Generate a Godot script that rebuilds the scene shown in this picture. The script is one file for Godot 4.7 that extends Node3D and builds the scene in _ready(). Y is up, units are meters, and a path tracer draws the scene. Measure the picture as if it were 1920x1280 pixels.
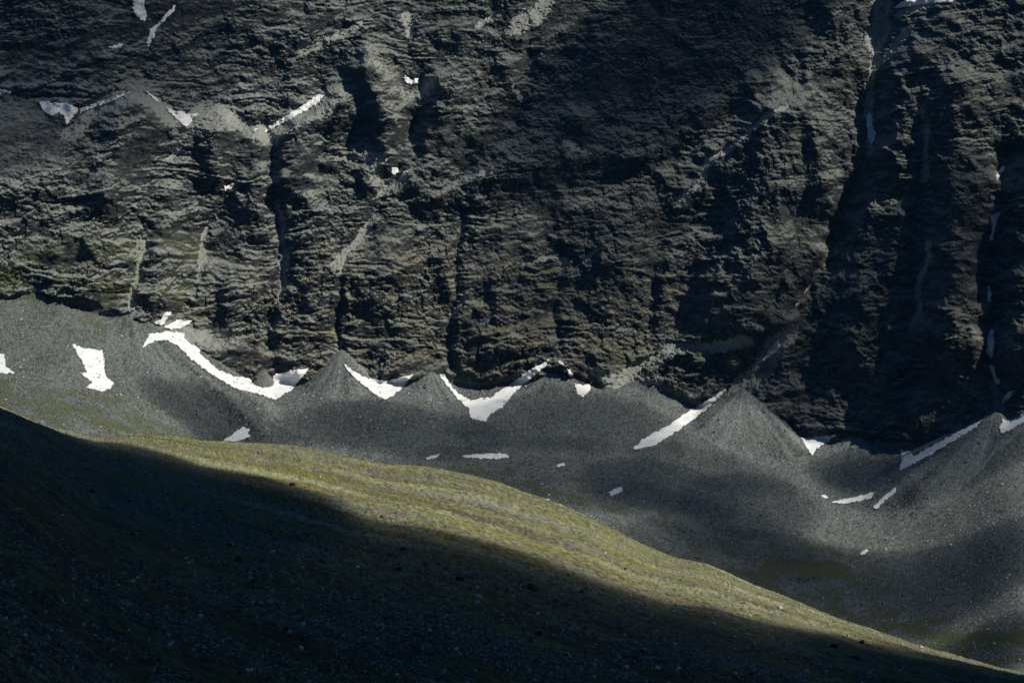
extends Node3D
# An arctic mountain wall with scree cones and late snow, seen across a valley from a stony hillside.
# Traced outlines are given in photograph pixels (1920 x 1280) and set at their own distance with at().

const F := 3011.0            # focal length in photograph pixels (24 degrees high)
const STEP := 1.8
const CS := 4.0              # cell of the coarse control grids
const CU0 := -80.0
const CV0 := -60.0
const CW := 520
const CH := 345

var sun_dir := Vector3(0.64, 0.74, 0.14).normalized()

var us := PackedFloat32Array()
var vs := PackedFloat32Array()
var NU := 0
var NV := 0
var cols_d: Array = []       # per column: depth
var cols_s: Array = []       # per column: depth without the small roughness
var cols_r: Array = []       # per column: region
var cols_c: Array = []       # per column: colour
var relief := PackedFloat32Array()
var debris := PackedFloat32Array()
var easy := PackedFloat32Array()    # gentle rubble ground
var smooth_rock := PackedFloat32Array()
var moss := PackedFloat32Array()

var nz: Dictionary = {}
var n_warp: FastNoiseLite
var n_band: FastNoiseLite
var n_block: FastNoiseLite
var n_ridge: FastNoiseLite
var n_fine: FastNoiseLite
var n_tone: FastNoiseLite
var n_speck: FastNoiseLite
var n_gully: FastNoiseLite
var n_tilt: FastNoiseLite
var n_crack: FastNoiseLite
var n_big: FastNoiseLite
var n_slab: FastNoiseLite
var n_chip: FastNoiseLite

# foot of the rock wall, and its distance there
var FOOT := [[-1500, 600], [-100, 565], [120, 570], [300, 640], [345, 662], [385, 694], [430, 714], [520, 720], [700, 712], [860, 725], [1040, 715], [1200, 730], [1300, 760], [1420, 790], [1560, 825], [1700, 842], [1800, 825], [1920, 790], [3400, 760]]
var FOOT_D := [[-1500, 1500], [0, 1680], [400, 1740], [900, 1800], [1300, 1790], [1600, 1740], [1920, 1650], [3400, 1500]]

# scree cones: apex u, v, slope to the left, slope to the right, setback
var CONES := [
	[238, 574, 0.50, 0.62, -4.0],
	[308, 633, 0.50, 0.74, -22.0],
	[640, 655, 0.72, 0.78, -10.0],
	[803, 690, 0.66, 0.66, -10.0],
	[1044, 674, 0.68, 0.66, -10.0],
	[1392, 728, 0.52, 0.78, -28.0],
	[1602, 809, 0.60, 0.60, -10.0],
	[1868, 768, 0.52, 0.60, -6.0],
	[40, 560, 0.50, 0.55, -6.0],
	[1985, 735, 0.55, 0.55, -4.0],
]
var cone_p: Array = []

# crest of the near hillside: silhouette, and distances near and far
var CREST := [[-500, 600], [-200, 690], [0, 764], [100, 804], [170, 820], [250, 819], [330, 823], [400, 829], [500, 833], [560, 838], [640, 855], [700, 868], [800, 877], [900, 895], [1000, 929], [1100, 969], [1200, 1020], [1260, 1044], [1330, 1062], [1400, 1093], [1500, 1131], [1600, 1172], [1700, 1206], [1800, 1235], [1900, 1258], [2000, 1280], [2300, 1345]]
var CREST_D := [[-500, 430], [0, 485], [100, 510], [200, 580], [400, 690], [800, 760], [1100, 760], [1300, 690], [1600, 590], [1900, 500], [2300, 430]]
var NEAR_D := [[-500, 170], [0, 205], [500, 240], [1000, 275], [1500, 310], [1900, 340], [2300, 370]]


func _ready() -> void:
	# ---- camera, sky, sun, exposure ----
	var cam := Camera3D.new()
	cam.name = "camera"
	cam.fov = 24.0
	cam.near = 1.0
	cam.far = 20000.0
	add_child(cam)
	cam.current = true

	var env := Environment.new()
	env.background_mode = Environment.BG_SKY
	var sky := Sky.new()
	var sm := ProceduralSkyMaterial.new()
	sm.sky_top_color = Color(0.15, 0.39, 0.66)
	sm.sky_horizon_color = Color(0.36, 0.60, 0.78)
	sm.sky_curve = 0.15
	sm.ground_bottom_color = Color(0.10, 0.11, 0.12)
	sm.ground_horizon_color = Color(0.3, 0.34, 0.38)
	sm.sun_angle_max = 5.0
	sky.sky_material = sm
	env.sky = sky
	env.background_energy_multiplier = 0.33
	env.tonemap_mode = Environment.TONE_MAPPER_LINEAR
	env.tonemap_exposure = 1.0
	env.sdfgi_enabled = true
	env.ssao_enabled = true
	env.ssil_enabled = true
	env.fog_enabled = true
	env.fog_density = 0.000014
	env.fog_light_color = Color(0.42, 0.70, 1.0)
	env.volumetric_fog_enabled = true
	env.volumetric_fog_density = 0.0
	var we := WorldEnvironment.new()
	we.name = "world_environment"
	we.environment = env
	add_child(we)

	var sun := DirectionalLight3D.new()
	sun.name = "sun"
	sun.light_energy = 1.6
	sun.light_color = Color(1.0, 0.98, 0.92)
	sun.light_angular_distance = 0.5
	sun.shadow_enabled = true
	add_child(sun)
	sun.look_at_from_position(Vector3.ZERO, -sun_dir, Vector3.UP)

	make_noises()
	control_grids()
	mountain()
	hillside()
	snow_patches()
	clouds()
	stones()


# ---------------------------------------------------------------- helpers

func noise(seed_: int, freq: float, octaves: int, kind := FastNoiseLite.TYPE_SIMPLEX_SMOOTH, fractal := FastNoiseLite.FRACTAL_FBM) -> FastNoiseLite:
	var n := FastNoiseLite.new()
	n.seed = seed_
	n.noise_type = kind
	n.frequency = freq
	n.fractal_type = fractal if octaves > 1 else FastNoiseLite.FRACTAL_NONE
	n.fractal_octaves = octaves
	n.fractal_gain = 0.5
	return n


func make_noises() -> void:
	n_warp = noise(11, 1.0 / 60.0, 3)
	n_band = noise(12, 1.0 / 140.0, 4)
	n_block = noise(13, 1.0 / 9.0, 1, FastNoiseLite.TYPE_CELLULAR)
	n_block.cellular_return_type = FastNoiseLite.RETURN_CELL_VALUE
	n_block.cellular_jitter = 1.0
	n_ridge = noise(14, 1.0 / 34.0, 4, FastNoiseLite.TYPE_SIMPLEX_SMOOTH, FastNoiseLite.FRACTAL_RIDGED)
	n_fine = noise(15, 1.0 / 6.0, 3)
	n_tone = noise(16, 1.0 / 45.0, 4)
	n_speck = noise(17, 1.0 / 1.6, 2)
	n_gully = noise(18, 1.0 / 48.0, 3, FastNoiseLite.TYPE_SIMPLEX_SMOOTH, FastNoiseLite.FRACTAL_RIDGED)
	n_tilt = noise(19, 1.0 / 25.0, 2)
	n_crack = noise(20, 1.0 / 7.0, 1, FastNoiseLite.TYPE_CELLULAR)
	n_crack.cellular_return_type = FastNoiseLite.RETURN_DISTANCE2_SUB
	n_big = noise(22, 1.0 / 190.0, 4, FastNoiseLite.TYPE_SIMPLEX_SMOOTH, FastNoiseLite.FRACTAL_RIDGED)
	n_slab = noise(23, 1.0 / 22.0, 1, FastNoiseLite.TYPE_CELLULAR)
	n_slab.cellular_return_type = FastNoiseLite.RETURN_CELL_VALUE
	n_chip = noise(21, 1.0 / 3.2, 1, FastNoiseLite.TYPE_CELLULAR)
	n_chip.cellular_return_type = FastNoiseLite.RETURN_CELL_VALUE


func curve(t: Array, x: float) -> float:
	var n := t.size()
	if x <= t[0][0]:
		return t[0][1]
	for i in range(1, n):
		if x <= t[i][0]:
			var f: float = (x - t[i - 1][0]) / (t[i][0] - t[i - 1][0])
			var p0: float = t[maxi(i - 2, 0)][1]
			var p1: float = t[i - 1][1]
			var p2: float = t[i][1]
			var p3: float = t[mini(i + 1, n - 1)][1]
			# monotone-ish cubic
			var h: float = t[i][0] - t[i - 1][0]
			var m1: float = (p2 - p0) / (t[i][0] - t[maxi(i - 2, 0)][0]) * h
			var m2: float = (p3 - p1) / (t[mini(i + 1, n - 1)][0] - t[i - 1][0]) * h
			var f2 := f * f
			var f3 := f2 * f
			return (2 * f3 - 3 * f2 + 1) * p1 + (f3 - 2 * f2 + f) * m1 + (-2 * f3 + 3 * f2) * p2 + (f3 - f2) * m2
	return t[n - 1][1]


func at(u: float, v: float, d: float) -> Vector3:
	return Vector3((u - 960.0) / F * d, (640.0 - v) / F * d, -d)


func coarse(a: PackedFloat32Array, u: float, v: float) -> float:
	var x := clampf((u - CU0) / CS, 0.0, CW - 1.001)
	var y := clampf((v - CV0) / CS, 0.0, CH - 1.001)
	var i := int(x)
	var j := int(y)
	var fx := x - i
	var fy := y - j
	var k := j * CW + i
	return (a[k] * (1.0 - fx) + a[k + 1] * fx) * (1.0 - fy) + (a[k + CW] * (1.0 - fx) + a[k + CW + 1] * fx) * fy


func seg_dist(px: float, py: float, ax: float, ay: float, bx: float, by: float) -> float:
	var dx := bx - ax
	var dy := by - ay
	var t := clampf(((px - ax) * dx + (py - ay) * dy) / maxf(dx * dx + dy * dy, 1e-6), 0.0, 1.0)
	var ex := px - ax - dx * t
	var ey := py - ay - dy * t
	return sqrt(ex * ex + ey * ey)


# distance of a polyline, added (kind 0: V shape, 1: round, 2: max of a mask)
func stroke(a: PackedFloat32Array, pts: Array, w: float, amp: float, kind: int) -> PackedFloat32Array:
	var lo := Vector2(1e9, 1e9)
	var hi := Vector2(-1e9, -1e9)
	for p in pts:
		lo = lo.min(Vector2(p[0], p[1]))
		hi = hi.max(Vector2(p[0], p[1]))
	var i0 := clampi(int((lo.x - w - CU0) / CS), 0, CW - 1)
	var i1 := clampi(int((hi.x + w - CU0) / CS) + 1, 0, CW - 1)
	var j0 := clampi(int((lo.y - w - CV0) / CS), 0, CH - 1)
	var j1 := clampi(int((hi.y + w - CV0) / CS) + 1, 0, CH - 1)
	for j in range(j0, j1 + 1):
		var y := CV0 + j * CS
		for i in range(i0, i1 + 1):
			var x := CU0 + i * CS
			var best := 1e9
			for k in range(pts.size() - 1):
				best = minf(best, seg_dist(x, y, pts[k][0], pts[k][1], pts[k + 1][0], pts[k + 1][1]))
			if best < w:
				var f := 1.0 - best / w
				if kind == 0:
					a[j * CW + i] += amp * f
				elif kind == 1:
					a[j * CW + i] += amp * f * f * (3.0 - 2.0 * f)
				else:
					a[j * CW + i] = maxf(a[j * CW + i], amp * minf(1.0, f * 2.0))
	return a


func poly_dist(x: float, y: float, poly: PackedVector2Array) -> float:   # positive inside
	var best := 1e9
	var inside := false
	var n := poly.size()
	var j := n - 1
	for i in n:
		var a := poly[i]
		var b := poly[j]
		if (a.y > y) != (b.y > y) and x < (b.x - a.x) * (y - a.y) / (b.y - a.y) + a.x:
			inside = not inside
		best = minf(best, seg_dist(x, y, a.x, a.y, b.x, b.y))
		j = i
	return best if inside else -best


func area(a: PackedFloat32Array, pts: Array, soft: float, amp: float) -> PackedFloat32Array:
	var poly := PackedVector2Array()
	var lo := Vector2(1e9, 1e9)
	var hi := Vector2(-1e9, -1e9)
	for p in pts:
		poly.append(Vector2(p[0], p[1]))
		lo = lo.min(Vector2(p[0], p[1]))
		hi = hi.max(Vector2(p[0], p[1]))
	var i0 := clampi(int((lo.x - soft - CU0) / CS), 0, CW - 1)
	var i1 := clampi(int((hi.x + soft - CU0) / CS) + 1, 0, CW - 1)
	var j0 := clampi(int((lo.y - soft - CV0) / CS), 0, CH - 1)
	var j1 := clampi(int((hi.y + soft - CV0) / CS) + 1, 0, CH - 1)
	for j in range(j0, j1 + 1):
		for i in range(i0, i1 + 1):
			var d := poly_dist(CU0 + i * CS, CV0 + j * CS, poly)
			a[j * CW + i] = maxf(a[j * CW + i], amp * clampf(d / soft * 0.5 + 0.5, 0.0, 1.0))
	return a


func control_grids() -> void:
	for a in 5:
		var g := PackedFloat32Array()
		g.resize(CW * CH)
		if a == 0: relief = g
		elif a == 1: debris = g
		elif a == 2: easy = g
		elif a == 3: smooth_rock = g
		else: moss = g
	# buttresses stand out (towards the valley), gullies cut in
	var ridges := [
		[[[1490, 195], [1420, 235], [1340, 315], [1285, 375]], 60, 14], [[[1485, 225], [1450, 330], [1430, 450], [1410, 580]], 140, 52],
		[[[1535, 250], [1552, 400], [1525, 480], [1470, 600]], 38, 26],
		[[[1800, 160], [1790, 300], [1795, 450], [1785, 640]], 100, 36], [[[1650, 390], [1630, 500], [1600, 660]], 66, 24],
		[[[1800, 150], [1730, 205], [1690, 260]], 40, 14], [[[1700, 330], [1690, 480], [1680, 600]], 45, 14],
		[[[1940, 330], [1930, 500], [1920, 650]], 70, 26], [[[1770, 40], [1725, 120], [1690, 200], [1670, 290]], 60, 24],
		[[[690, 118], [715, 180], [728, 285]], 52, 34], [[[630, 200], [570, 232], [545, 330]], 52, 28], [[[685, 290], [690, 340]], 35, 18], [[[1450, 140], [1360, 190], [1290, 250], [1180, 300]], 30, 12], [[[1000, 250], [930, 310], [860, 360], [800, 380]], 34, 14],
		[[[250, 195], [235, 270], [205, 350]], 70, 30], [[[405, 222], [400, 320]], 48, 26], [[[480, 330], [490, 430]], 36, 14],
		[[[850, 160], [830, 260], [790, 330]], 65, 20], [[[960, 140], [900, 250]], 50, 14],
		[[[950, 420], [950, 560], [940, 690]], 90, 14], [[[1180, 400], [1150, 560], [1120, 680]], 85, 18],
		[[[740, 420], [745, 560], [740, 690]], 85, 13], [[[580, 400], [585, 560], [575, 680]], 55, 11], [[[455, 380], [450, 500], [440, 620]], 50, 11],
		[[[320, 380], [310, 480], [300, 560]], 45, 10], [[[190, 360], [180, 470], [160, 540]], 60, 12],
		[[[1080, 230], [1000, 300], [900, 365]], 55, 15], [[[1290, 200], [1190, 265], [1080, 310]], 45, 12],
		[[[600, 20], [560, 110], [540, 170]], 60, 14], [[[900, 0], [860, 80]], 60, 14], [[[1150, 0], [1120, 120]], 70, 14], [[[1560, 0], [1540, 120]], 60, 16],
	]
	for r in ridges:
		relief = stroke(relief, r[0], r[1], -r[2] * 1.3, 1)
	var gullies := [
		[[[1655, -60], [1655, 40], [1640, 90], [1634, 150], [1631, 220], [1632, 285], [1590, 360], [1560, 430], [1520, 520], [1480, 590], [1440, 660], [1395, 735]], 48, 34],
		[[[1893, 290], [1870, 400], [1858, 520], [1857, 640], [1868, 720], [1874, 775]], 36, 30],
		[[[1735, 200], [1732, 270], [1730, 340], [1716, 400], [1712, 500], [1715, 620]], 22, 11],
		[[[795, 150], [777, 190], [770, 250], [752, 312]], 36, 24], [[[752, 312], [690, 420], [650, 480]], 22, 9],
		[[[500, 240], [512, 320], [525, 400], [532, 480], [515, 560], [508, 660]], 19, 11], [[[430, 340], [387, 440], [370, 520], [330, 590]], 19, 10],
		[[[335, 250], [312, 310], [272, 400], [262, 480], [240, 575]], 20, 10], [[[866, 400], [858, 480], [855, 560], [843, 600], [845, 700]], 15, 11],
		[[[1050, 470], [1046, 560], [1043, 672]], 14, 9], [[[640, 520], [632, 600], [641, 655]], 12, 9],
		[[[130, 40], [120, 130], [110, 190]], 22, 9], [[[290, 30], [272, 90], [262, 150]], 20, 9], [[[1240, 440], [1225, 560], [1215, 650]], 18, 9],
		[[[1000, 60], [985, 160], [965, 230]], 22, 10], [[[770, -10], [770, 60], [768, 110]], 24, 9],
	]
	for g in gullies:
		relief = stroke(relief, g[0], g[1], g[2] * 1.12, 0)
	# pale rubble lying in gullies and on shelves
	var rubble := [
		[[[1040, -20], [1005, 28], [968, 48]], 20], [[[935, 20], [905, 50]], 8], [[[1655, -20], [1653, 40], [1642, 80]], 22], [[[1640, 90], [1634, 165], [1630, 290]], 9],
		[[[1700, 60], [1680, 85], [1640, 122]], 9], [[[1735, 200], [1738, 260], [1732, 338]], 9], [[[770, 30], [772, 62]], 10],
		[[[125, 250], [200, 192], [262, 180], [312, 212], [345, 243], [382, 205], [420, 212], [470, 248], [505, 255], [560, 222], [620, 195]], 17],
		[[[680, 280], [708, 335], [730, 355]], 12], [[[765, 325], [722, 358]], 9], [[[335, 275], [318, 300]], 8],
		[[[525, 380], [533, 470], [520, 560]], 7], [[[390, 420], [377, 520]], 7], [[[263, 460], [255, 530], [242, 580]], 9],
		[[[1470, 632], [1430, 685], [1392, 735]], 24], [[[1180, 700], [1250, 660], [1330, 650], [1400, 645]], 12], [[[1275, 385], [1330, 305], [1420, 232], [1480, 200]], 6],
		[[[700, 415], [650, 470], [630, 500]], 10], [[[870, 555], [845, 585]], 6], [[[980, 495], [1030, 485], [1060, 490]], 7], [[[720, 300], [690, 285]], 6],
		[[[1870, 720], [1873, 775]], 10], [[[1100, 285], [1060, 270]], 8], [[[640, 300], [690, 290]], 6], [[[560, 95], [640, 60], [680, 45]], 9],
		[[[1740, 8], [1690, 22]], 9], [[[870, 330], [920, 320]], 8], [[[1735, 460], [1715, 610]], 7], [[[1090, 490], [1120, 470]], 6], [[[960, 165], [975, 190]], 7],
	]
	for r in rubble:
		debris = stroke(debris, r[0], r[1] * 1.2, 1.0, 2)
	var fields := [
		[[-120, 178], [20, 178], [75, 200], [115, 230], [135, 260], [120, 300], [60, 330], [-120, 330]], 
		[[672, 112], [705, 112], [745, 145], [775, 165], [800, 150], [838, 132], [812, 165], [795, 185], [770, 192], [752, 160], [715, 128]],
		[[300, 600], [380, 610], [460, 640], [400, 660], [330, 640]], [[1180, 690], [1250, 730], [1300, 745], [1240, 775], [1160, 740], [1100, 700]],
	]
	for f in fields:
		debris = area(debris, f, 10, 0.9 if f[0][0] > 0 else 0.15)
		easy = area(easy, f, 14, 1.0 if f[0][0] > 0 else 0.5)
	easy = area(easy, [[100, 230], [200, 185], [265, 175], [345, 235], [385, 200], [480, 245], [610, 185], [600, 225], [500, 268], [420, 235], [350, 262], [260, 205], [200, 210], [120, 265]], 12, 0.5)
	smooth_rock = area(smooth_rock, [[980, 60], [1100, 20], [1480, 0], [1450, 170], [1250, 210], [1050, 190], [980, 130]], 60, 1.0)
	moss = area(moss, [[-60, 470], [140, 480], [300, 470], [380, 480], [360, 560], [200, 590], [60, 560], [-60, 560]], 60, 1.0)
	moss = area(moss, [[-60, 690], [60, 720], [220, 760], [400, 830], [250, 830], [-60, 760]], 40, 1.0)
	moss = area(moss, [[1180, 1000], [1300, 1030], [1600, 1040], [1640, 1110], [1960, 1180], [1960, 1300], [1500, 1200], [1200, 1060]], 50, 0.55)
	moss = stroke(moss, [[1440, 1072], [1500, 1066], [1580, 1074]], 24, 1.6, 2)
	moss = stroke(moss, [[1700, 1180], [1800, 1190], [1930, 1195]], 14, 1.6, 2)
	moss = stroke(moss, [[170, 790], [210, 800], [250, 812]], 8, 1.5, 2)
	moss = area(moss, [[820, 870], [1100, 900], [1150, 960], [1000, 930]], 40, 0.7)
	moss = area(moss, [[1150, 640], [1420, 620], [1400, 680], [1180, 690]], 40, 0.6)


# ---------------------------------------------------------------- the mountain

func stair(x: float, face: float) -> float:
	var f := x - floorf(x)
	if f < face:
		return floorf(x) - x + 0.10 * f / face
	var g := (f - face) / (1.0 - face)
	return floorf(x) - x + 0.10 + 0.90 * g * (0.7 + 0.3 * g)


func _column(i: int) -> void:
	var u := us[i]
	var a := (u - 960.0) / F
	var vb := curve(FOOT, u)
	var db := curve(FOOT_D, u)
	var base := PackedFloat32Array()
	base.resize(NV)
	var tans := PackedFloat32Array()
	tans.resize(NV)
	var jb := 0
	while jb < NV - 1 and vs[jb] < vb:
		jb += 1
	var d := db
	for j in range(jb - 1, -1, -1):
		var e := (640.0 - vs[j]) / F
		var de := (minf(vs[j + 1], vb) - vs[j]) / F
		var m := coarse(easy, u, vs[j])
		var steep := 1.28 + 0.25 * coarse(smooth_rock, u, vs[j])
		var t := lerpf(steep, 0.72, m * 0.8)
		if vs[j] < -40.0:
			t = 1.0
		d += d * de / maxf(t - e, 0.2)
		base[j] = d
		tans[j] = t
	d = db
	for j in range(jb, NV):
		var e := (640.0 - vs[j]) / F
		var de := (vs[j] - maxf(vs[j - 1], vb)) / F
		var s := clampf((vs[j] - vb) / 260.0, 0.0, 1.0)
		var t := lerpf(0.34, 0.16, s * s * (3.0 - 2.0 * s))
		d -= d * de / (t - e)
		base[j] = d
		tans[j] = t
	var out_d := PackedFloat32Array()
	var out_s := PackedFloat32Array()
	var out_r := PackedByteArray()
	var out_c := PackedColorArray()
	out_d.resize(NV)
	out_s.resize(NV)
	out_r.resize(NV)
	out_c.resize(NV)
	for j in NV:
		var v := vs[j]
		var e := (640.0 - v) / F
		var b := base[j]
		var x := b * a
		var y := b * e
		var w1 := n_warp.get_noise_2d(x, y)
		var w2 := n_warp.get_noise_2d(x + 511.0, y - 233.0)
		var uu := u + w1 * 14.0
		var vv := v + w2 * 14.0
		var deb := coarse(debris, uu, vv)
		var ea := coarse(easy, uu, vv)
		var rel := coarse(relief, uu, vv)
		var sr := coarse(smooth_rock, uu, vv)
		var fine := n_fine.get_noise_2d(x, y)
		deb = clampf((deb - 0.48 + 0.75 * fine + 0.25 * w2) * 4.0, 0.0, 0.9) if deb > 0.0 else 0.0
		# is this above the foot of the wall?
		var above := clampf((vb - v + w1 * 20.0) / 16.0, 0.0, 1.0)
		var rock := above * (1.0 - ea * 0.9) * (1.0 - deb * 0.7)
		var wall := b
		var smooth_d := b
		var ledge := 0.0
		var chip := 0.0
		if above > 0.0:
			smooth_d += rel * above
			var til := n_tilt.get_noise_2d(x, y * 2.0)
			var bandn := n_band.get_noise_2d(x * 0.6, y * 1.5)
			var h := y + 34.0 * bandn + 3.0 * til + 0.03 * x
			var s1 := stair(h / 27.0, 0.66)
			var s2 := stair((h + 5.0 * w1) / 10.5 + 0.3, 0.70)
			var s3 := stair((h + 3.0 * w2 + 1.5 * til) / 4.3 + 0.7, 0.66)
			var strong := clampf(0.75 + 0.9 * w2, 0.25, 1.2)
			var lam := clampf(0.55 + 1.6 * n_band.get_noise_2d(x * 1.3 + 900.0, y * 1.6 - 400.0) - 0.3 * clampf((u - 1150.0) / 300.0, 0.0, 1.0), 0.0, 1.0)
			var big := n_big.get_noise_2d(x * 0.85 - y * 0.5, y * 0.75 + x * 0.2)
			var slab := n_slab.get_noise_2d(x + 8.0 * til, y * 0.5 + 14.0 * w1)
			smooth_d += -20.0 * (big + 0.2) * above
			var calm := clampf((n_band.get_noise_2d(x * 1.2 - 700.0, y * 1.5 + 300.0) - 0.08) * 4.0, 0.0, 0.8)
			var stairs := (0.35 + 0.5 * lam) * (27.0 * s1 * 0.42 * strong + 10.5 * s2 * 0.75 * strong + 4.3 * s3 * 0.85)
			var blk := n_block.get_noise_2d(x + 4.0 * til, y * 0.55 + 6.0 * w1)
			var rdg := n_ridge.get_noise_2d(x * 0.8, y * 1.1)
			var gul := n_gully.get_noise_2d(x + 14.0 * w2, y * 0.22)
			var ribs := 2.0 + 5.0 * clampf((u - 1150.0) / 300.0, 0.0, 1.0)
			var crag := stairs * (1.0 - 0.4 * sr) - (2.6 - 1.4 * lam) * blk - (4.5 - 3.0 * lam) * slab - 4.5 * rdg * (1.0 - 0.6 * sr) - ribs * gul * (1.0 - 0.5 * sr) + 1.2 * fine
			var crack := n_crack.get_noise_2d(x + 5.0 * fine, y * 1.3 + 3.0 * til)
			chip = n_chip.get_noise_2d(x + 1.5 * fine, y * 1.35)
			crag += -(3.0 - 1.4 * lam) * clampf(crack + 1.0, 0.0, 0.7) - 0.9 * chip
			crag *= 1.0 - 0.65 * calm
			wall = smooth_d + crag * rock + (1.0 - rock) * (0.9 * fine - 1.0 * chip)
			smooth_d += -ribs * gul * rock * (1.0 - 0.5 * sr)
			ledge = s2 + s3
		# scree cones in front
		var region := 0 if above > 0.5 else 1
		var best := wall
		if region == 1:
			best = smooth_d
		var pile := 1e9
		for k in cone_p.size():
			var c: Array = cone_p[k]
			var du: float = u - c[0]
			if absf(du) > 420.0:
				continue
			var sl: float = lerpf(c[2], c[3], clampf(du / (30.0 + 0.9 * absf(v - c[1])) * 0.5 + 0.5, 0.0, 1.0)) * (1.0 + 0.025 * w1)
			var xa: float = c[4].x
			var ya: float = c[4].y
			var za: float = -c[4].z
			# (ya - D e)^2 = s^2 ((D a - xa)^2 + (D - za)^2)
			var s2_ := sl * sl
			var qa := e * e - s2_ * (a * a + 1.0)
			var qb := -2.0 * ya * e + 2.0 * s2_ * (a * xa + za)
			var qc := ya * ya - s2_ * (xa * xa + za * za)
			var disc := qb * qb - 4.0 * qa * qc
			if disc < 0.0:
				continue
			var sq := sqrt(disc)
			var r1 := (-qb + sq) / (2.0 * qa)
			var r2 := (-qb - sq) / (2.0 * qa)
			var dd := minf(r1, r2)
			if ya - dd * e < 0.0 or dd < 300.0:
				continue
			# blunt the tip
			if dd < pile:
				if pile < 1e8:
					var hh := clampf(0.5 + 0.5 * (pile - dd) / 9.0, 0.0, 1.0)
					dd = lerpf(pile, dd, hh) - 9.0 * hh * (1.0 - hh)
				pile = dd
				if pile < best - 0.0:
					region = 2 + k
			elif pile < 1e8:
				var hh2 := clampf(0.5 + 0.5 * (dd - pile) / 9.0, 0.0, 1.0)
				pile = lerpf(dd, pile, hh2) - 9.0 * hh2 * (1.0 - hh2)
		var is_scree := region != 0
		var own := region - 2
		if pile < 1e8:
			if above > 0.5:
				if pile < best:
					best = pile
					smooth_d = pile
					is_scree = true
				elif pile < smooth_d + 6.0:
					pass
			else:
				var kk := 9.0
				var h3 := clampf(0.5 + 0.5 * (best - pile) / kk, 0.0, 1.0)
				best = lerpf(best, pile, h3) - kk * h3 * (1.0 - h3)
				smooth_d = best
				region = region if h3 > 0.35 else 1
		if is_scree and u > 1350.0 and u < 1700.0 and v > 1000.0:
			var hx := (u - 1510.0) / 75.0
			var hy := (v - 1072.0) / 17.0
			best -= 26.0 * exp(-hx * hx - hy * hy) - 4.0 * exp(-hx * hx * 0.8 - (hy - 1.6) * (hy - 1.6) * 1.5)
		var p := Vector3(best * a, best * e, best)
		var col: Color
		var tone := n_tone.get_noise_2d(x, y)
		var sp := n_speck.get_noise_3d(p.x, p.y * 1.5, p.z * 0.7)
		var mo := coarse(moss, uu, vv)
		if is_scree:
			var lump := n_fine.get_noise_3d(p.x * 0.7, p.y, p.z * 0.7)
			best += -0.9 * maxf(sp, 0.0) - 0.5 * lump
			var run := 0.0
			var fresh_shading := 0.0
			if own >= 0:
				var ap: Vector3 = cone_p[own][4]
				var rx := p.x - ap.x
				var rz := -ap.z - p.z
				var rr := sqrt(rx * rx + rz * rz)
				run = n_tone.get_noise_2d(atan2(rx, rz) * 150.0 + own * 700.0, rr * 0.12) * clampf(rr / 30.0, 0.0, 1.0)
				best -= 1.6 * run
				fresh_shading = 0.45 * exp(-rr / 55.0) - 0.12 * clampf((rr - 120.0) / 120.0, 0.0, 1.0)  # pale new rubble towards the tip, plus cone shading put into the colour
			var g := 0.108 * (1.0 + fresh_shading + 0.95 * run + 0.25 * tone + 1.15 * sp + 0.35 * lump)
			col = Color(g * 0.90, g * 1.0, g * 0.985)
			if mo > 0.02:
				var streaky := n_tone.get_noise_2d(p.x * 1.3, p.z * 1.1 + 77.0)
				var k2 := clampf((mo - 0.45 + 1.3 * streaky + 0.25 * lump) * 2.2, 0.0, 0.65 + 0.3 * clampf(mo - 0.9, 0.0, 1.0))
				col = col.lerp(Color(0.068, 0.076, 0.034) * (1.0 + 0.4 * sp), k2)
		else:
			var g := (0.031 - 0.006 * sr) * (1.0 + 0.5 * tone + 0.5 * fine + 0.55 * chip)
			col = Color(g * 0.92, g, g * 0.98)
			var rust := clampf(n_tilt.get_noise_2d(x * 0.5 + 90.0, y * 3.0) * 1.6 + tone - 0.15, 0.0, 1.0)
			col = col.lerp(Color(0.115, 0.085, 0.045), rust * 0.30 * clampf((v - 380.0) / 200.0, 0.0, 1.0))
			var rubble_cover := clampf(deb * 1.1 + ea * 0.5, 0.0, 1.0)  # share of pale rubble covering the rock
			var gd := 0.26 * (1.0 + 0.2 * tone + 0.35 * sp)
			col = col.lerp(Color(gd * 0.98, gd, gd * 0.93), rubble_cover)
			if mo > 0.02:
				col = col.lerp(Color(0.10, 0.115, 0.045), clampf(mo * (tone * 1.4 + 0.3), 0.0, 0.7))
		out_d[j] = best
		out_s[j] = smooth_d if not is_scree else minf(smooth_d, best + 1.0)
		out_r[j] = region
		out_c[j] = col
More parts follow.
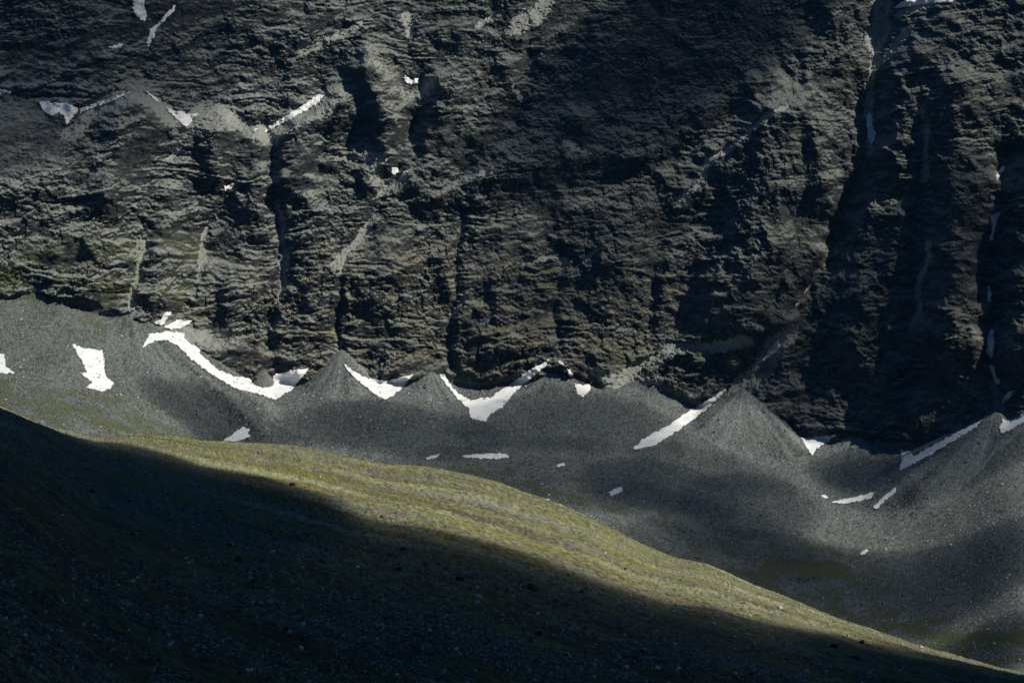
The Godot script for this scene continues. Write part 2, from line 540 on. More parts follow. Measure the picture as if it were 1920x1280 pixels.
	# pale rubble on ledges; sunlit contrast with steep faces also painted into the colour
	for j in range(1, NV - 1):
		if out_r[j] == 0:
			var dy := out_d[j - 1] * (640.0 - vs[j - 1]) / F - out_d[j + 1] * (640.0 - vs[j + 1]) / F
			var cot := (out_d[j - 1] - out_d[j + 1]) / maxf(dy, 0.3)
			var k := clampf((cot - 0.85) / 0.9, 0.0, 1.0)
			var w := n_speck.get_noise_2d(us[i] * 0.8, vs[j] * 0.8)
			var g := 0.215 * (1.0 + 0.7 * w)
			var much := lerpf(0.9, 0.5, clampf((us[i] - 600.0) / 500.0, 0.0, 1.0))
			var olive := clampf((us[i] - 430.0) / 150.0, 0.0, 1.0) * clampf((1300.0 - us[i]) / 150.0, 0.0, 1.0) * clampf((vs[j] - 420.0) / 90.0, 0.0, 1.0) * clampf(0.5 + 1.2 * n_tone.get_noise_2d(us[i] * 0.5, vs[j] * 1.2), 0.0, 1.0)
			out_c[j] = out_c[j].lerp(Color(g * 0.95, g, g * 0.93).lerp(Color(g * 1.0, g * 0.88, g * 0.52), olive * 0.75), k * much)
	cols_d[i] = out_d
	cols_s[i] = out_s
	cols_r[i] = out_r
	cols_c[i] = out_c


func depth_at(u: float, v: float, arr: Array) -> float:
	var x := clampf((u + 30.0) / STEP, 0.0, 1099.0) + pad
	var y := clampf((v + 30.0) / STEP, 0.0, 720.0) + pad
	var i := int(x)
	var j := int(y)
	var fx := x - i
	var fy := y - j
	var c0: PackedFloat32Array = arr[i]
	var c1: PackedFloat32Array = arr[i + 1]
	return (c0[j] * (1.0 - fy) + c0[j + 1] * fy) * (1.0 - fx) + (c1[j] * (1.0 - fy) + c1[j + 1] * fy) * fx


var pad := 16

func mountain() -> void:
	var grow := STEP
	var left := []
	var pos := 0.0
	for k in pad:
		grow *= 1.42
		pos += grow
		left.push_front(-30.0 - pos)
	for x in left:
		us.append(x)
	for k in 1101:
		us.append(-30.0 + k * STEP)
	pos = us[us.size() - 1]
	grow = STEP
	for k in pad:
		grow *= 1.42
		pos += grow
		us.append(pos)
	grow = STEP
	pos = 0.0
	var top := []
	for k in pad:
		grow *= 1.32
		pos += grow
		top.push_front(-30.0 - pos)
	for y in top:
		vs.append(y)
	for k in 724:
		vs.append(-30.0 + k * STEP)
	NU = us.size()
	NV = vs.size()
	for c in CONES:
		var da: float = 0.0
		# distance of the wall at the apex: integrate as the columns do
		var vb := curve(FOOT, c[0])
		var d := curve(FOOT_D, c[0])
		if c[1] < vb:
			var v := vb
			while v > c[1]:
				var e := (640.0 - v) / F
				d += d * (1.0 / F) / maxf(1.28 - e, 0.2)
				v -= 1.0
		else:
			var v := vb
			while v < c[1]:
				var e := (640.0 - v) / F
				d -= d * (1.0 / F) / (0.6 - e)
				v += 1.0
		da = d + c[4]
		cone_p.append([c[0], c[1], c[2], c[3], at(c[0], c[1], da)])
	for a in [cols_d, cols_s, cols_r, cols_c]:
		a.resize(NU)
	var task := WorkerThreadPool.add_group_task(_column, NU)
	WorkerThreadPool.wait_for_group_task_completion(task)

	# meshes, one for each region
	var n_reg := 2 + CONES.size()
	var verts: Array = []
	var tints: Array = []
	var inds: Array = []
	var maps: Array = []
	for r in n_reg:
		verts.append(PackedVector3Array())
		tints.append(PackedColorArray())
		inds.append(PackedInt32Array())
		var mp := PackedInt32Array()
		mp.resize(NU * NV)
		mp.fill(-1)
		maps.append(mp)
	for i in NU - 1:
		var hide := curve(CREST, us[i]) + 70.0
		var cr: PackedByteArray = cols_r[i]
		for j in NV - 1:
			if vs[j] > hide:
				break
			var r := cr[j + 1]
			var mp: PackedInt32Array = maps[r]
			var vx: PackedVector3Array = verts[r]
			var tx: PackedColorArray = tints[r]
			var ids := [0, 0, 0, 0]
			for q in 4:
				var ii := i + (q & 1)
				var jj := j + (q >> 1)
				var k := ii * NV + jj
				var id := mp[k]
				if id < 0:
					id = vx.size()
					mp[k] = id
					vx.append(at(us[ii], vs[jj], cols_d[ii][jj]))
					tx.append(cols_c[ii][jj])
				ids[q] = id
			var ix: PackedInt32Array = inds[r]
			ix.append(ids[0]); ix.append(ids[1]); ix.append(ids[2])
			ix.append(ids[1]); ix.append(ids[3]); ix.append(ids[2])
			maps[r] = mp
			verts[r] = vx
			tints[r] = tx
			inds[r] = ix
	var m := earth_material("weathered_stone", 0.95)
	var names := ["mountain_wall", "valley_floor"]
	var said := [
		"dark ledged rock wall of the mountain rising above the scree cones",
		"stony grass-flecked valley floor between the scree cones and the near hillside",
		"grey scree cone below the gully above the long bowl of snow, its foot green",
		"rounded grey scree cone under the arched arm of the long snow bowl",
		"grey scree cone between the long snow bowl and the smaller pale snow bowl",
		"brown-tipped scree cone between two snow bowls",
		"sharp grey scree cone under the straight arm of the shaded snow bowl",
		"large scree cone with a sunlit flank below the deep slanting gully",
		"low round scree cone between a snow wedge and a long snow strip",
		"steep scree cone below the snow-dotted gully at the edge of the wall",
		"broad pale scree slope at the far end beside the lone snow patch",
		"scree slope next to the short snow wedge at the edge of the view",
	]
	for r in n_reg:
		if inds[r].is_empty():
			continue
		var arr := []
		arr.resize(Mesh.ARRAY_MAX)
		arr[Mesh.ARRAY_VERTEX] = verts[r]
		arr[Mesh.ARRAY_COLOR] = tints[r]
		arr[Mesh.ARRAY_INDEX] = inds[r]
		var mesh := ArrayMesh.new()
		mesh.add_surface_from_arrays(Mesh.PRIMITIVE_TRIANGLES, arr)
		var o := MeshInstance3D.new()
		o.mesh = mesh
		o.material_override = m
		o.name = numbered(names[r] if r < 2 else "scree_cone")
		o.set_meta("label", said[r])
		o.set_meta("kind", "structure")
		add_child(o, true)
	rubble_mound(m)
	# the lower ground that goes on under and beyond all of it
	var g := MeshInstance3D.new()
	var pm := PlaneMesh.new()
	pm.size = Vector2(16000, 16000)
	g.mesh = pm
	g.position = Vector3(0, -330, -1000)
	var gm := StandardMaterial3D.new()
	gm.albedo_color = Color(0.075, 0.08, 0.06).linear_to_srgb()
	gm.roughness = 1.0
	g.material_override = gm
	g.name = "ground"
	g.set_meta("kind", "structure")
	g.set_meta("label", "low ground beyond the valley")
	add_child(g)


func rubble_mound(m: Material) -> void:
	var centre := at(490, 706, depth_at(490, 706, cols_d))
	var r := 13.0
	var vx := PackedVector3Array()
	var cx := PackedColorArray()
	var ix := PackedInt32Array()
	var nr := 22
	var na := 64
	for a in nr + 1:
		for b in na:
			var q := float(a) / nr
			var w := TAU * b / na
			var dir := Vector3(cos(w) * 1.05, 0, sin(w) * 0.9) * r * q
			var h := 9.5 * (1.0 - q * q) - 4.0 * q
			var p := centre + dir + Vector3(0, h - 3.0 - dir.z * 0.5, 0)
			var sp := n_speck.get_noise_3dv(p)
			p += Vector3(0, 0.9 * sp, 0.5 * sp)
			vx.append(p)
			var g := 0.16 * (1.0 + 0.8 * sp)
			cx.append(Color(g * 1.02, g, g * 0.93))
	for a in nr:
		for b in na:
			var k := a * na + b
			var k2 := a * na + (b + 1) % na
			ix.append(k); ix.append(k + na); ix.append(k2)
			ix.append(k2); ix.append(k + na); ix.append(k2 + na)
	var arr := []
	arr.resize(Mesh.ARRAY_MAX)
	arr[Mesh.ARRAY_VERTEX] = vx
	arr[Mesh.ARRAY_COLOR] = cx
	arr[Mesh.ARRAY_INDEX] = ix
	var mesh := ArrayMesh.new()
	mesh.add_surface_from_arrays(Mesh.PRIMITIVE_TRIANGLES, arr)
	var o := MeshInstance3D.new()
	o.mesh = mesh
	o.material_override = m
	o.name = "rubble_mound"
	o.set_meta("label", "small round rubble mound lying in the dip of the long snow bowl")
	o.set_meta("category", "rubble mound")
	add_child(o)


func earth_material(called: String, rough: float) -> StandardMaterial3D:
	var m := StandardMaterial3D.new()
	m.resource_name = called
	m.vertex_color_use_as_albedo = true
	m.roughness = rough
	m.metallic_specular = 0.2
	return m


var used := {}

func numbered(called: String) -> String:
	used[called] = used.get(called, -1) + 1
	return called if used[called] == 0 else "%s_%03d" % [called, used[called]]


# ---------------------------------------------------------------- the near hillside

var HNU := 0
var HNP := 0

func hill_uv(u: float, p: float) -> Vector2:   # (v, depth)
	var c := curve(CREST, u)
	var q := 1.0 - p
	var v := 1335.0 - (1335.0 - c) * (1.0 - q * q)
	if p > 1.0:
		v += (1335.0 - c) * 1.2 * q * q
	var shoulder := 0.0
	var t := (p - 0.76) / 0.075
	v -= shoulder * exp(-t * t)
	var dn := curve(NEAR_D, u)
	var ds := curve(CREST_D, u)
	var d := dn + (ds - dn) * (0.35 * p + 0.65 * p * p)
	return Vector2(v, d)


func hill_point(u: float, p: float) -> Vector3:
	var h := hill_uv(u, p)
	var b := at(u, h.x, h.y)
	b.y += 1.6 * n_warp.get_noise_2d(b.x, b.z) + 0.35 * n_fine.get_noise_2d(b.x, b.z)
	return b


var hill_rows: Array = []

func _hill_column(i: int) -> void:
	var k := i - 30
	var u := -260.0 + clampi(k, 0, 1079) * 2.2
	if k < 0:
		u += k * 30.0
	elif k > 1079:
		u += (k - 1079) * 30.0
	var v_out := PackedVector3Array()
	var c_out := PackedColorArray()
	var p := 0.0
	for j in HNP:
		p = hill_ps[j]
		var b := hill_point(u, p)
		var al := b.x * 0.935 + b.z * 0.355
		var ac := b.z * 0.935 - b.x * 0.355
		var sp := n_speck.get_noise_2d(b.x * 0.6, b.z * 1.5)
		var tone := n_tone.get_noise_2d(al * 0.55, ac * 1.6)
		var patch := n_band.get_noise_2d(al * 1.1 + 300.0, ac * 5.0)
		var streak := n_fine.get_noise_2d(al * 0.16 + 40.0 * tone, ac * 0.8)
		var fine := n_fine.get_noise_2d(b.x * 0.55, b.z * 1.4)
		b.y += 0.20 * maxf(sp, -0.15) + 0.16 * fine + 0.15 * streak
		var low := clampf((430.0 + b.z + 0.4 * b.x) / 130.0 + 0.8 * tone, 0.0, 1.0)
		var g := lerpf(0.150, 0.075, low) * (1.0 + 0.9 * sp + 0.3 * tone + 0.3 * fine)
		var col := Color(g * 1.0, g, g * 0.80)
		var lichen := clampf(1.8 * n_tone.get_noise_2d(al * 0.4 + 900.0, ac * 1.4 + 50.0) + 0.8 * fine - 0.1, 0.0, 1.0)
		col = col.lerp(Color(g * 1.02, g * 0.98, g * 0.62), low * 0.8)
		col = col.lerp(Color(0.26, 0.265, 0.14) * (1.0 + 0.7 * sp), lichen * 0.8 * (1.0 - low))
		var gr := clampf(0.35 + 1.3 * patch + 1.1 * fine + 0.5 * streak, 0.0, 1.0)
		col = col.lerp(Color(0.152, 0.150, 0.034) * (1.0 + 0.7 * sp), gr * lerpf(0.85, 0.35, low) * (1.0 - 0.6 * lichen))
		var rust := clampf(1.5 * n_tone.get_noise_2d(al * 0.5 + 200.0, ac * 1.9 - 90.0) + 0.8 * streak - 0.1, 0.0, 1.0)
		col = col.lerp(Color(0.085, 0.060, 0.028) * (1.0 + 0.6 * sp), rust * 0.75)
		col *= 1.0 + 0.25 * n_tone.get_noise_2d(al * 0.30 - 300.0, ac * 0.9 + 500.0)
		var green := clampf(2.2 * n_tone.get_noise_2d(al * 0.35 - 700.0, ac * 3.0) - 0.75, 0.0, 1.0)
		col = col.lerp(Color(0.06, 0.085, 0.012), green * 0.8)
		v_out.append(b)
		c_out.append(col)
	hill_rows[i] = [v_out, c_out]


# where the sunlit band ends
var SHADE := [[-100, 760], [0, 770], [200, 846], [520, 890], [700, 950], [900, 1005], [1100, 1070], [1400, 1150], [1700, 1217], [1900, 1257], [2000, 1280]]
var hill_ps := PackedFloat32Array()

func hillside() -> void:
	HNU = 1140
	# rows close together where the picture is tall
	var p := -0.02
	for k in 8:
		hill_ps.append(-0.42 + k * 0.05)
	while p < 1.5:
		hill_ps.append(p)
		p += clampf(0.0016 / maxf(absf(1.0 - p), 0.12), 0.0016, 0.008) if p < 1.06 else 0.03
	HNP = hill_ps.size()
	hill_rows.resize(HNU)
	var task := WorkerThreadPool.add_group_task(_hill_column, HNU)
	WorkerThreadPool.wait_for_group_task_completion(task)
	var vx := PackedVector3Array()
	var cx := PackedColorArray()
	var ix := PackedInt32Array()
	for i in HNU:
		vx.append_array(hill_rows[i][0])
		cx.append_array(hill_rows[i][1])
	for i in HNU - 1:
		for j in HNP - 1:
			var k := i * HNP + j
			ix.append(k); ix.append(k + 1); ix.append(k + HNP)
			ix.append(k + 1); ix.append(k + HNP + 1); ix.append(k + HNP)
	var arr := []
	arr.resize(Mesh.ARRAY_MAX)
	arr[Mesh.ARRAY_VERTEX] = vx
	arr[Mesh.ARRAY_COLOR] = cx
	arr[Mesh.ARRAY_INDEX] = ix
	var mesh := ArrayMesh.new()
	mesh.add_surface_from_arrays(Mesh.PRIMITIVE_TRIANGLES, arr)
	var o := MeshInstance3D.new()
	o.mesh = mesh
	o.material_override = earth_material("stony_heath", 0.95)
	o.name = "hillside"
	o.set_meta("kind", "structure")
	o.set_meta("label", "stony hillside of yellow grass and heath in front of the valley")
	add_child(o)


# ---------------------------------------------------------------- snow

func snow_patches() -> void:
	var m := StandardMaterial3D.new()
	m.resource_name = "old_snow"
	m.vertex_color_use_as_albedo = true
	m.roughness = 0.75
	m.metallic_specular = 0.3
	var list := [
		["long pale snow bowl curving from an arched scree cone round a small rubble mound", [[267, 652], [280, 626], [312, 622], [346, 624], [343, 635], [373, 655], [376, 665], [393, 679], [403, 690], [437, 705], [467, 709], [474, 722], [492, 727], [507, 716], [514, 702], [537, 697], [579, 689], [568, 705], [548, 729], [517, 748], [487, 739], [437, 726], [386, 695], [356, 672], [333, 648], [312, 637], [292, 638]]],
		["lone upright snow patch on the pale scree slope with a ragged foot", [[134, 645], [158, 653], [191, 657], [195, 672], [193, 692], [200, 707], [212, 717], [205, 729], [188, 733], [158, 726], [173, 717], [150, 699], [161, 697], [154, 679]]],
		["snow patch cut by the border of the view on the pale scree slope", [[-28, 655], [7, 665], [9, 685], [25, 699], [-5, 700], [-28, 700]]],
		["small forked snow patch at the gully mouth above the long snow bowl", [[287, 605], [302, 598], [311, 584], [321, 585], [307, 605], [301, 611]]],
		["small flat snow patch on a rock shelf just above the long snow bowl", [[307, 613], [331, 600], [359, 602], [346, 613], [322, 618]]],
		["smaller pale snow bowl between two scree cones at the foot of the wall", [[643, 680], [660, 695], [690, 710], [724, 714], [773, 702], [761, 719], [737, 742], [721, 749], [704, 741], [677, 719], [653, 697]]],
		["shaded snow bowl with one long straight arm up a sharp scree cone", [[821, 699], [835, 704], [842, 719], [858, 736], [882, 751], [905, 746], [919, 746], [942, 729], [973, 710], [996, 692], [1028, 675], [1023, 687], [993, 712], [963, 736], [942, 763], [919, 776], [909, 791], [882, 783], [878, 766], [855, 744], [838, 722]]],
		["snow fleck at the tip of the sharp scree cone", [[1044, 675], [1051, 676], [1056, 684], [1050, 683]]],
		["thin broken snow streak running down from the tip of the sharp scree cone", [[1063, 691], [1070, 694], [1076, 707], [1070, 706]]],
		["small three-pointed snow patch beside the sharp scree cone", [[1077, 719], [1093, 723], [1110, 716], [1105, 732], [1093, 744], [1083, 739]]],
		["long straight snow strip along the flank of the large scree cone", [[1184, 842], [1211, 820], [1255, 797], [1290, 772], [1330, 749], [1361, 730], [1347, 747], [1300, 786], [1280, 800], [1255, 818], [1224, 836]]],
		["snow tongue lying in the mouth of the deep slanting gully", [[1463, 632], [1461, 650], [1445, 667], [1428, 680], [1438, 662], [1451, 645]]],
		["snow wedge between the large scree cone and the low round one", [[1503, 821], [1566, 816], [1549, 830], [1529, 843], [1523, 854], [1512, 836]]],
		["long snow strip rising from the low round scree cone to the wall", [[1689, 843], [1708, 847], [1713, 856], [1784, 816], [1841, 788], [1831, 800], [1784, 828], [1744, 853], [1700, 875], [1687, 882], [1692, 862]]],
		["short snow wedge under the snow-dotted gully at the border of the view", [[1881, 786], [1895, 791], [1920, 776], [1965, 745], [1965, 768], [1905, 800], [1878, 813], [1875, 803]]],
		["small slanting snow patch just above the short wedge under the gully", [[1903, 731], [1897, 742], [1887, 752], [1880, 754], [1884, 743], [1893, 734]]],
		["upright snow streak low in the snow-dotted gully, upper of the two", [[1856, 616], [1864, 618], [1865, 640], [1864, 662], [1858, 670], [1851, 663]]],
		["upright snow streak lowest in the snow-dotted gully", [[1856, 685], [1866, 687], [1868, 704], [1878, 716], [1870, 719], [1862, 704]]],
		["branched snow streak in the upper part of the snow-dotted gully", [[1868, 400], [1877, 396], [1872, 410], [1866, 430], [1862, 452], [1857, 450], [1862, 425], [1858, 408]]],
		["thin snow streak midway down the snow-dotted gully", [[1854, 534], [1860, 547], [1857, 566], [1853, 562]]],
		["topmost snow streak of the snow-dotted gully", [[1886, 310], [1881, 322], [1870, 338], [1868, 330], [1877, 316]]],
		["bright upright snow streak in the deep gully below a rubble chute", [[1627, 213], [1634, 215], [1637, 240], [1643, 250], [1634, 275], [1629, 255], [1626, 230]]],
		["thin slanting snow sliver inside the deep gully, the higher one", [[1524, 526], [1519, 538], [1508, 552], [1511, 542]]],
		["thin slanting snow sliver inside the deep gully, the lower one", [[1499, 568], [1493, 577], [1489, 578], [1493, 571]]],
		["upright grey snow patch hanging high on the shaded upper cliff", [[250, -25], [266, -25], [270, 13], [275, 30], [270, 40], [255, 30], [248, 15]]],
		["crooked grey snow streak hanging high on the shaded upper cliff", [[329, 5], [326, 20], [302, 44], [291, 55], [287, 71], [277, 87], [274, 77], [282, 55], [302, 37], [307, 27], [321, 17]]],
		["forked snow patch on the high rubble shelf, the widest up there", [[71, 191], [87, 190], [97, 193], [121, 193], [148, 203], [134, 222], [124, 234], [118, 215], [109, 210], [94, 218], [81, 208]]],
		["narrow snow strip along the edge of the high rubble shelf", [[148, 205], [181, 193], [215, 181], [240, 173], [218, 186], [188, 197], [151, 211]]],
		["thin short snow sliver at the top of a rubble mound on the high shelf", [[273, 171], [289, 181], [300, 192], [285, 183]]],
		["bright three-cornered snow patch between two rubble mounds on the high shelf", [[311, 200], [333, 210], [346, 208], [347, 215], [370, 212], [358, 228], [348, 239], [336, 228], [316, 210]]],
		["straight slanting snow strip at the end of the high rubble shelf", [[495, 249], [497, 242], [524, 225], [571, 195], [595, 178], [607, 178], [591, 197], [564, 212], [527, 232]]],
		["snow dot beside the straight slanting strip on the high shelf", [[473, 246], [476, 240], [482, 242], [478, 247]]],
		["bright snow spot on a ledge halfway up the wall", [[420, 349], [437, 345], [438, 352], [430, 355], [422, 357]]],
		["small ragged snow patch in the pale rubble funnel", [[755, 145], [760, 142], [772, 150], [785, 147], [782, 155], [770, 159], [762, 155]]],
		["small bright snow patch at the bottom of the dark cleft", [[735, 316], [745, 313], [748, 322], [740, 327], [734, 325]]],
		["snow fleck just beside the bright patch at the bottom of the dark cleft", [[756, 321], [768, 319], [762, 326], [755, 328]]],
		["grey snow field on the skyward rim at the top of the wall", [[1675, 14], [1702, -2], [1722, -26], [1800, -26], [1786, 3], [1740, 6], [1705, 11]]],
		["holed flat snow patch at the foot of the scree by the near hillside", [[417, 827], [437, 813], [455, 800], [469, 806], [462, 812], [469, 817], [447, 828]]],
		["small thin snow patch low on the scree, near the longer thin one", [[797, 859], [806, 855], [824, 851], [820, 857], [800, 861]]],
		["long thin level snow patch low on the scree near the hillside crest", [[866, 855], [905, 851], [945, 850], [955, 857], [930, 860], [885, 859]]],
		["snow fleck low on the scree past the long thin level patch", [[1041, 873], [1056, 868], [1059, 872], [1046, 876]]],
		["small ragged snow patch alone on the dark scree under the long strip", [[1142, 924], [1150, 917], [1166, 913], [1166, 920], [1152, 928], [1145, 929]]],
		["curved level snow patch under the low round scree cone", [[1561, 941], [1600, 932], [1642, 922], [1632, 934], [1600, 942], [1575, 944]]],
		["slanting thin snow patch beside the curved level one", [[1637, 951], [1655, 932], [1680, 914], [1678, 924], [1655, 942], [1645, 953]]],
		["snow fleck at the tip of the curved level patch", [[1540, 928], [1546, 928], [1553, 933], [1547, 935]]],
		["small snow patch low on the valley floor under the scree", [[1612, 1037], [1625, 1030], [1629, 1034], [1616, 1040]]],
		["thin snow sliver on a ledge of the shaded upper cliff", [[205, 89], [215, 84], [231, 81], [228, 87], [210, 91]]],
		["thin snow patch at the border of the view on the high shelf", [[-20, 168], [0, 168], [20, 172], [18, 175], [-20, 176]]],
	]
	for s in list:
		var poly := PackedVector2Array()
		var lo := Vector2(1e9, 1e9)
		var hi := Vector2(-1e9, -1e9)
		for p in s[1]:
			var q := Vector2(p[0], p[1])
			poly.append(q)
			lo = lo.min(q)
			hi = hi.max(q)
		lo -= Vector2(4, 4)
		hi += Vector2(4, 4)
		var st := 0.9
		var nu := int((hi.x - lo.x) / st) + 2
		var nv := int((hi.y - lo.y) / st) + 2
		var vx := PackedVector3Array()
		var cx := PackedColorArray()
		var ix := PackedInt32Array()
		var ids := PackedInt32Array()
		ids.resize(nu * nv)
		ids.fill(-1)
		for i in nu:
			for j in nv:
				var u := lo.x + i * st
				var v := lo.y + j * st
				var n := n_warp.get_noise_2d(u * 5.5, v * 5.5)
				var d := poly_dist(u, v, poly) + 0.5 + 2.6 * n + 0.3 * n_fine.get_noise_2d(u * 2.5, v * 2.5)
				if d < -1.6:
					continue
				var depth := depth_at(u, v, cols_d)
				var dm := 0.0
				for k in 8:
					dm += depth_at(u + 3.0 * cos(k * 0.785), v + 3.0 * sin(k * 0.785), cols_d)
				dm /= 8.0
				var cr: PackedByteArray = cols_r[int((u + 30.0) / STEP) + pad]
				if cr[clampi(int((v + 30.0) / STEP) + pad, 0, NV - 1)] == 0:
					depth = minf(depth, lerpf(depth, dm, clampf(d * 0.4, 0.0, 1.0)))
				else:
					depth = dm
				var thick := clampf(d * 3.0, -3.0, 2.2)
				if d > 1.0:
					thick += 0.45 * n_fine.get_noise_2d(u * 1.6, v * 2.2) * clampf(d - 1.0, 0.0, 1.0)
				if d > 4.0:
					depth = lerpf(depth, dm, 0.8)
				ids[i * nv + j] = vx.size()
				vx.append(at(u, v, depth - thick))
				var dirt := 1.0 - 0.22 * clampf(n_tone.get_noise_2d(u * 1.2 + v, v * 3.0) + 0.1, 0.0, 1.0) - 0.30 * clampf(n_tilt.get_noise_2d(u * 0.9 + 0.6 * v, v * 2.4) - 0.12, 0.0, 1.0)
				cx.append(Color(0.76 * dirt, 0.77 * dirt, 0.78 * dirt))
		for i in nu - 1:
			for j in nv - 1:
				var a := ids[i * nv + j]
				var b := ids[i * nv + j + 1]
				var c := ids[(i + 1) * nv + j]
				var d := ids[(i + 1) * nv + j + 1]
				if a >= 0 and b >= 0 and c >= 0:
					ix.append(a); ix.append(c); ix.append(b)
				if b >= 0 and c >= 0 and d >= 0:
					ix.append(c); ix.append(d); ix.append(b)
		if ix.is_empty():
			continue
		var arr := []
		arr.resize(Mesh.ARRAY_MAX)
		arr[Mesh.ARRAY_VERTEX] = vx
		arr[Mesh.ARRAY_COLOR] = cx
		arr[Mesh.ARRAY_INDEX] = ix
		var mesh := ArrayMesh.new()
		mesh.add_surface_from_arrays(Mesh.PRIMITIVE_TRIANGLES, arr)
		var o := MeshInstance3D.new()
		o.mesh = mesh
		o.material_override = m
		o.name = numbered("snow_patch")
		o.set_meta("label", s[0])
		o.set_meta("category", "snow patch")
		o.set_meta("group", "late snow patches on the mountain")
		add_child(o, true)


# ---------------------------------------------------------------- clouds, out of the frame: they shade the ground

func over(u: float, v: float) -> Vector3:
	return at(u, v, depth_at(u, v, cols_s))


func clouds() -> void:
	# where the shade lies (u, v, distance), radius across and up as the sun sees it, thickness, density
	var a1 := Vector3.UP.cross(sun_dir).normalized()
	var a2 := sun_dir.cross(a1).normalized()
	var list := [
		["wide grey cloud shading the near hillside", a1 * 181.0, 244.0, 440.0, 90.0, 0.030],
		["grey lobe of cloud shading the high shoulder of the hillside", a1 * 365.0 + a2 * 128.0, 98.0, 72.0, 60.0, 0.040],
		["grey lobe of cloud shading the low end of the hillside", a1 * 398.0 - a2 * 120.0, 100.0, 86.0, 60.0, 0.040],
		["cloud shading the high cliff by the hanging snow", over(40, 110), 260.0, 210.0, 60.0, 0.014],
		["cloud shading the smooth dark face high on the wall", over(1230, 130), 215.0, 128.0, 50.0, 0.022],
		["small cloud shading the foot of the rounded scree cone", over(400, 790), 75.0, 85.0, 36.0, 0.016],
		["cloud shading the foot of the cones by the two snow bowls", over(740, 805), 85.0, 100.0, 36.0, 0.016],
		["cloud shading the sharp scree cone and the shaded snow bowl", over(1080, 790), 95.0, 110.0, 36.0, 0.013],
		["cloud shading the long snow strip by the low round cone", over(1780, 845), 88.0, 80.0, 40.0, 0.013],
		["cloud shading the foot of the large scree cone", over(1400, 950), 110.0, 62.0, 36.0, 0.015],
		["cloud shading the near side of the large scree cone", over(1250, 915), 95.0, 72.0, 36.0, 0.013],
		["small cloud shading the middle of the large scree cone", over(1330, 880), 62.0, 80.0, 30.0, 0.012],
		["cloud shading the ground between the cone and the hillside", over(1330, 985), 80.0, 110.0, 30.0, 0.012],
		["small cloud shading the low round scree cone", over(1625, 885), 60.0, 52.0, 36.0, 0.018],
		["cloud shading the low valley floor", over(1520, 1100), 140.0, 150.0, 40.0, 0.022],
		["cloud shading the last of the valley floor", over(1900, 1195), 60.0, 120.0, 40.0, 0.016],
		["cloud shading the flat ground behind the hillside crest", over(1020, 890), 130.0, 130.0, 40.0, 0.012],
		["thin cloud shading the buttress beside the deep gully", over(1690, 560), 105.0, 155.0, 40.0, 0.019],
		["cloud shading the ledges in the middle of the wall", over(1120, 470), 120.0, 70.0, 30.0, 0.012],
	]
	for c in list:
		var fog := FogVolume.new()
		fog.shape = RenderingServer.FOG_VOLUME_SHAPE_ELLIPSOID
		fog.size = Vector3(c[2] * 2.0, c[3] * 2.0, c[4] * 2.0)
		var fm := FogMaterial.new()
		fm.density = c[5]
		fm.albedo = Color(0.95, 0.96, 0.98)
		fog.material = fm
		fog.transform = Transform3D(Basis(a1, a2, sun_dir), c[1] + sun_dir * 1500.0)
		fog.name = numbered("cloud")
		fog.set_meta("label", c[0])
		fog.set_meta("kind", "structure")
		add_child(fog, true)


func stone_mesh(seed_: int, detail: int) -> ArrayMesh:
	# a faceted lump: an icosahedron pushed in along random planes
	var rng := RandomNumberGenerator.new()
	rng.seed = seed_
	var t := (1.0 + sqrt(5.0)) / 2.0
	var v: Array = [Vector3(-1, t, 0), Vector3(1, t, 0), Vector3(-1, -t, 0), Vector3(1, -t, 0), Vector3(0, -1, t), Vector3(0, 1, t), Vector3(0, -1, -t), Vector3(0, 1, -t), Vector3(t, 0, -1), Vector3(t, 0, 1), Vector3(-t, 0, -1), Vector3(-t, 0, 1)]
	var f: Array = [[0, 11, 5], [0, 5, 1], [0, 1, 7], [0, 7, 10], [0, 10, 11], [1, 5, 9], [5, 11, 4], [11, 10, 2], [10, 7, 6], [7, 1, 8], [3, 9, 4], [3, 4, 2], [3, 2, 6], [3, 6, 8], [3, 8, 9], [4, 9, 5], [2, 4, 11], [6, 2, 10], [8, 6, 7], [9, 8, 1]]
	for d in detail:
		var nf: Array = []
		var mid := {}
		for tr in f:
			var m: Array = []
			for k in 3:
				var a: int = tr[k]
				var b: int = tr[(k + 1) % 3]
				var key := Vector2i(mini(a, b), maxi(a, b))
				if not mid.has(key):
					mid[key] = v.size()
					v.append((v[a] + v[b]) * 0.5)
				m.append(mid[key])
			nf.append([tr[0], m[0], m[2]])
			nf.append([tr[1], m[1], m[0]])
			nf.append([tr[2], m[2], m[1]])
			nf.append(m)
		f = nf
	var cuts: Array = []
	for k in 9:
		cuts.append([Vector3(rng.randf_range(-1, 1), rng.randf_range(-1, 1), rng.randf_range(-1, 1)).normalized(), rng.randf_range(0.25, 0.42)])
	for i in v.size():
		var p: Vector3 = v[i].normalized() * 0.5
		for c in cuts:
			var over: float = p.dot(c[0]) - c[1]
			if over > 0.0:
				p -= c[0] * over
		v[i] = p
	var st := SurfaceTool.new()
	st.begin(Mesh.PRIMITIVE_TRIANGLES)
	st.set_smooth_group(-1)
	for tr in f:
		for k in [0, 2, 1]:
			st.add_vertex(v[tr[k]])
	st.generate_normals()
	return st.commit()


func stone_material(called: String, c: Color) -> StandardMaterial3D:
	var m := StandardMaterial3D.new()
	m.resource_name = called
	m.albedo_color = c.linear_to_srgb()
	m.roughness = 0.9
	m.metallic_specular = 0.25
	return m


func hill_under(u: float, v: float) -> Vector3:
	var p := 0.0
	var lo := 0.0
	var hi := 1.0
	for k in 14:
		p = (lo + hi) * 0.5
		if hill_uv(u, p).x > v:
			lo = p
		else:
			hi = p
	return hill_point(u, p)


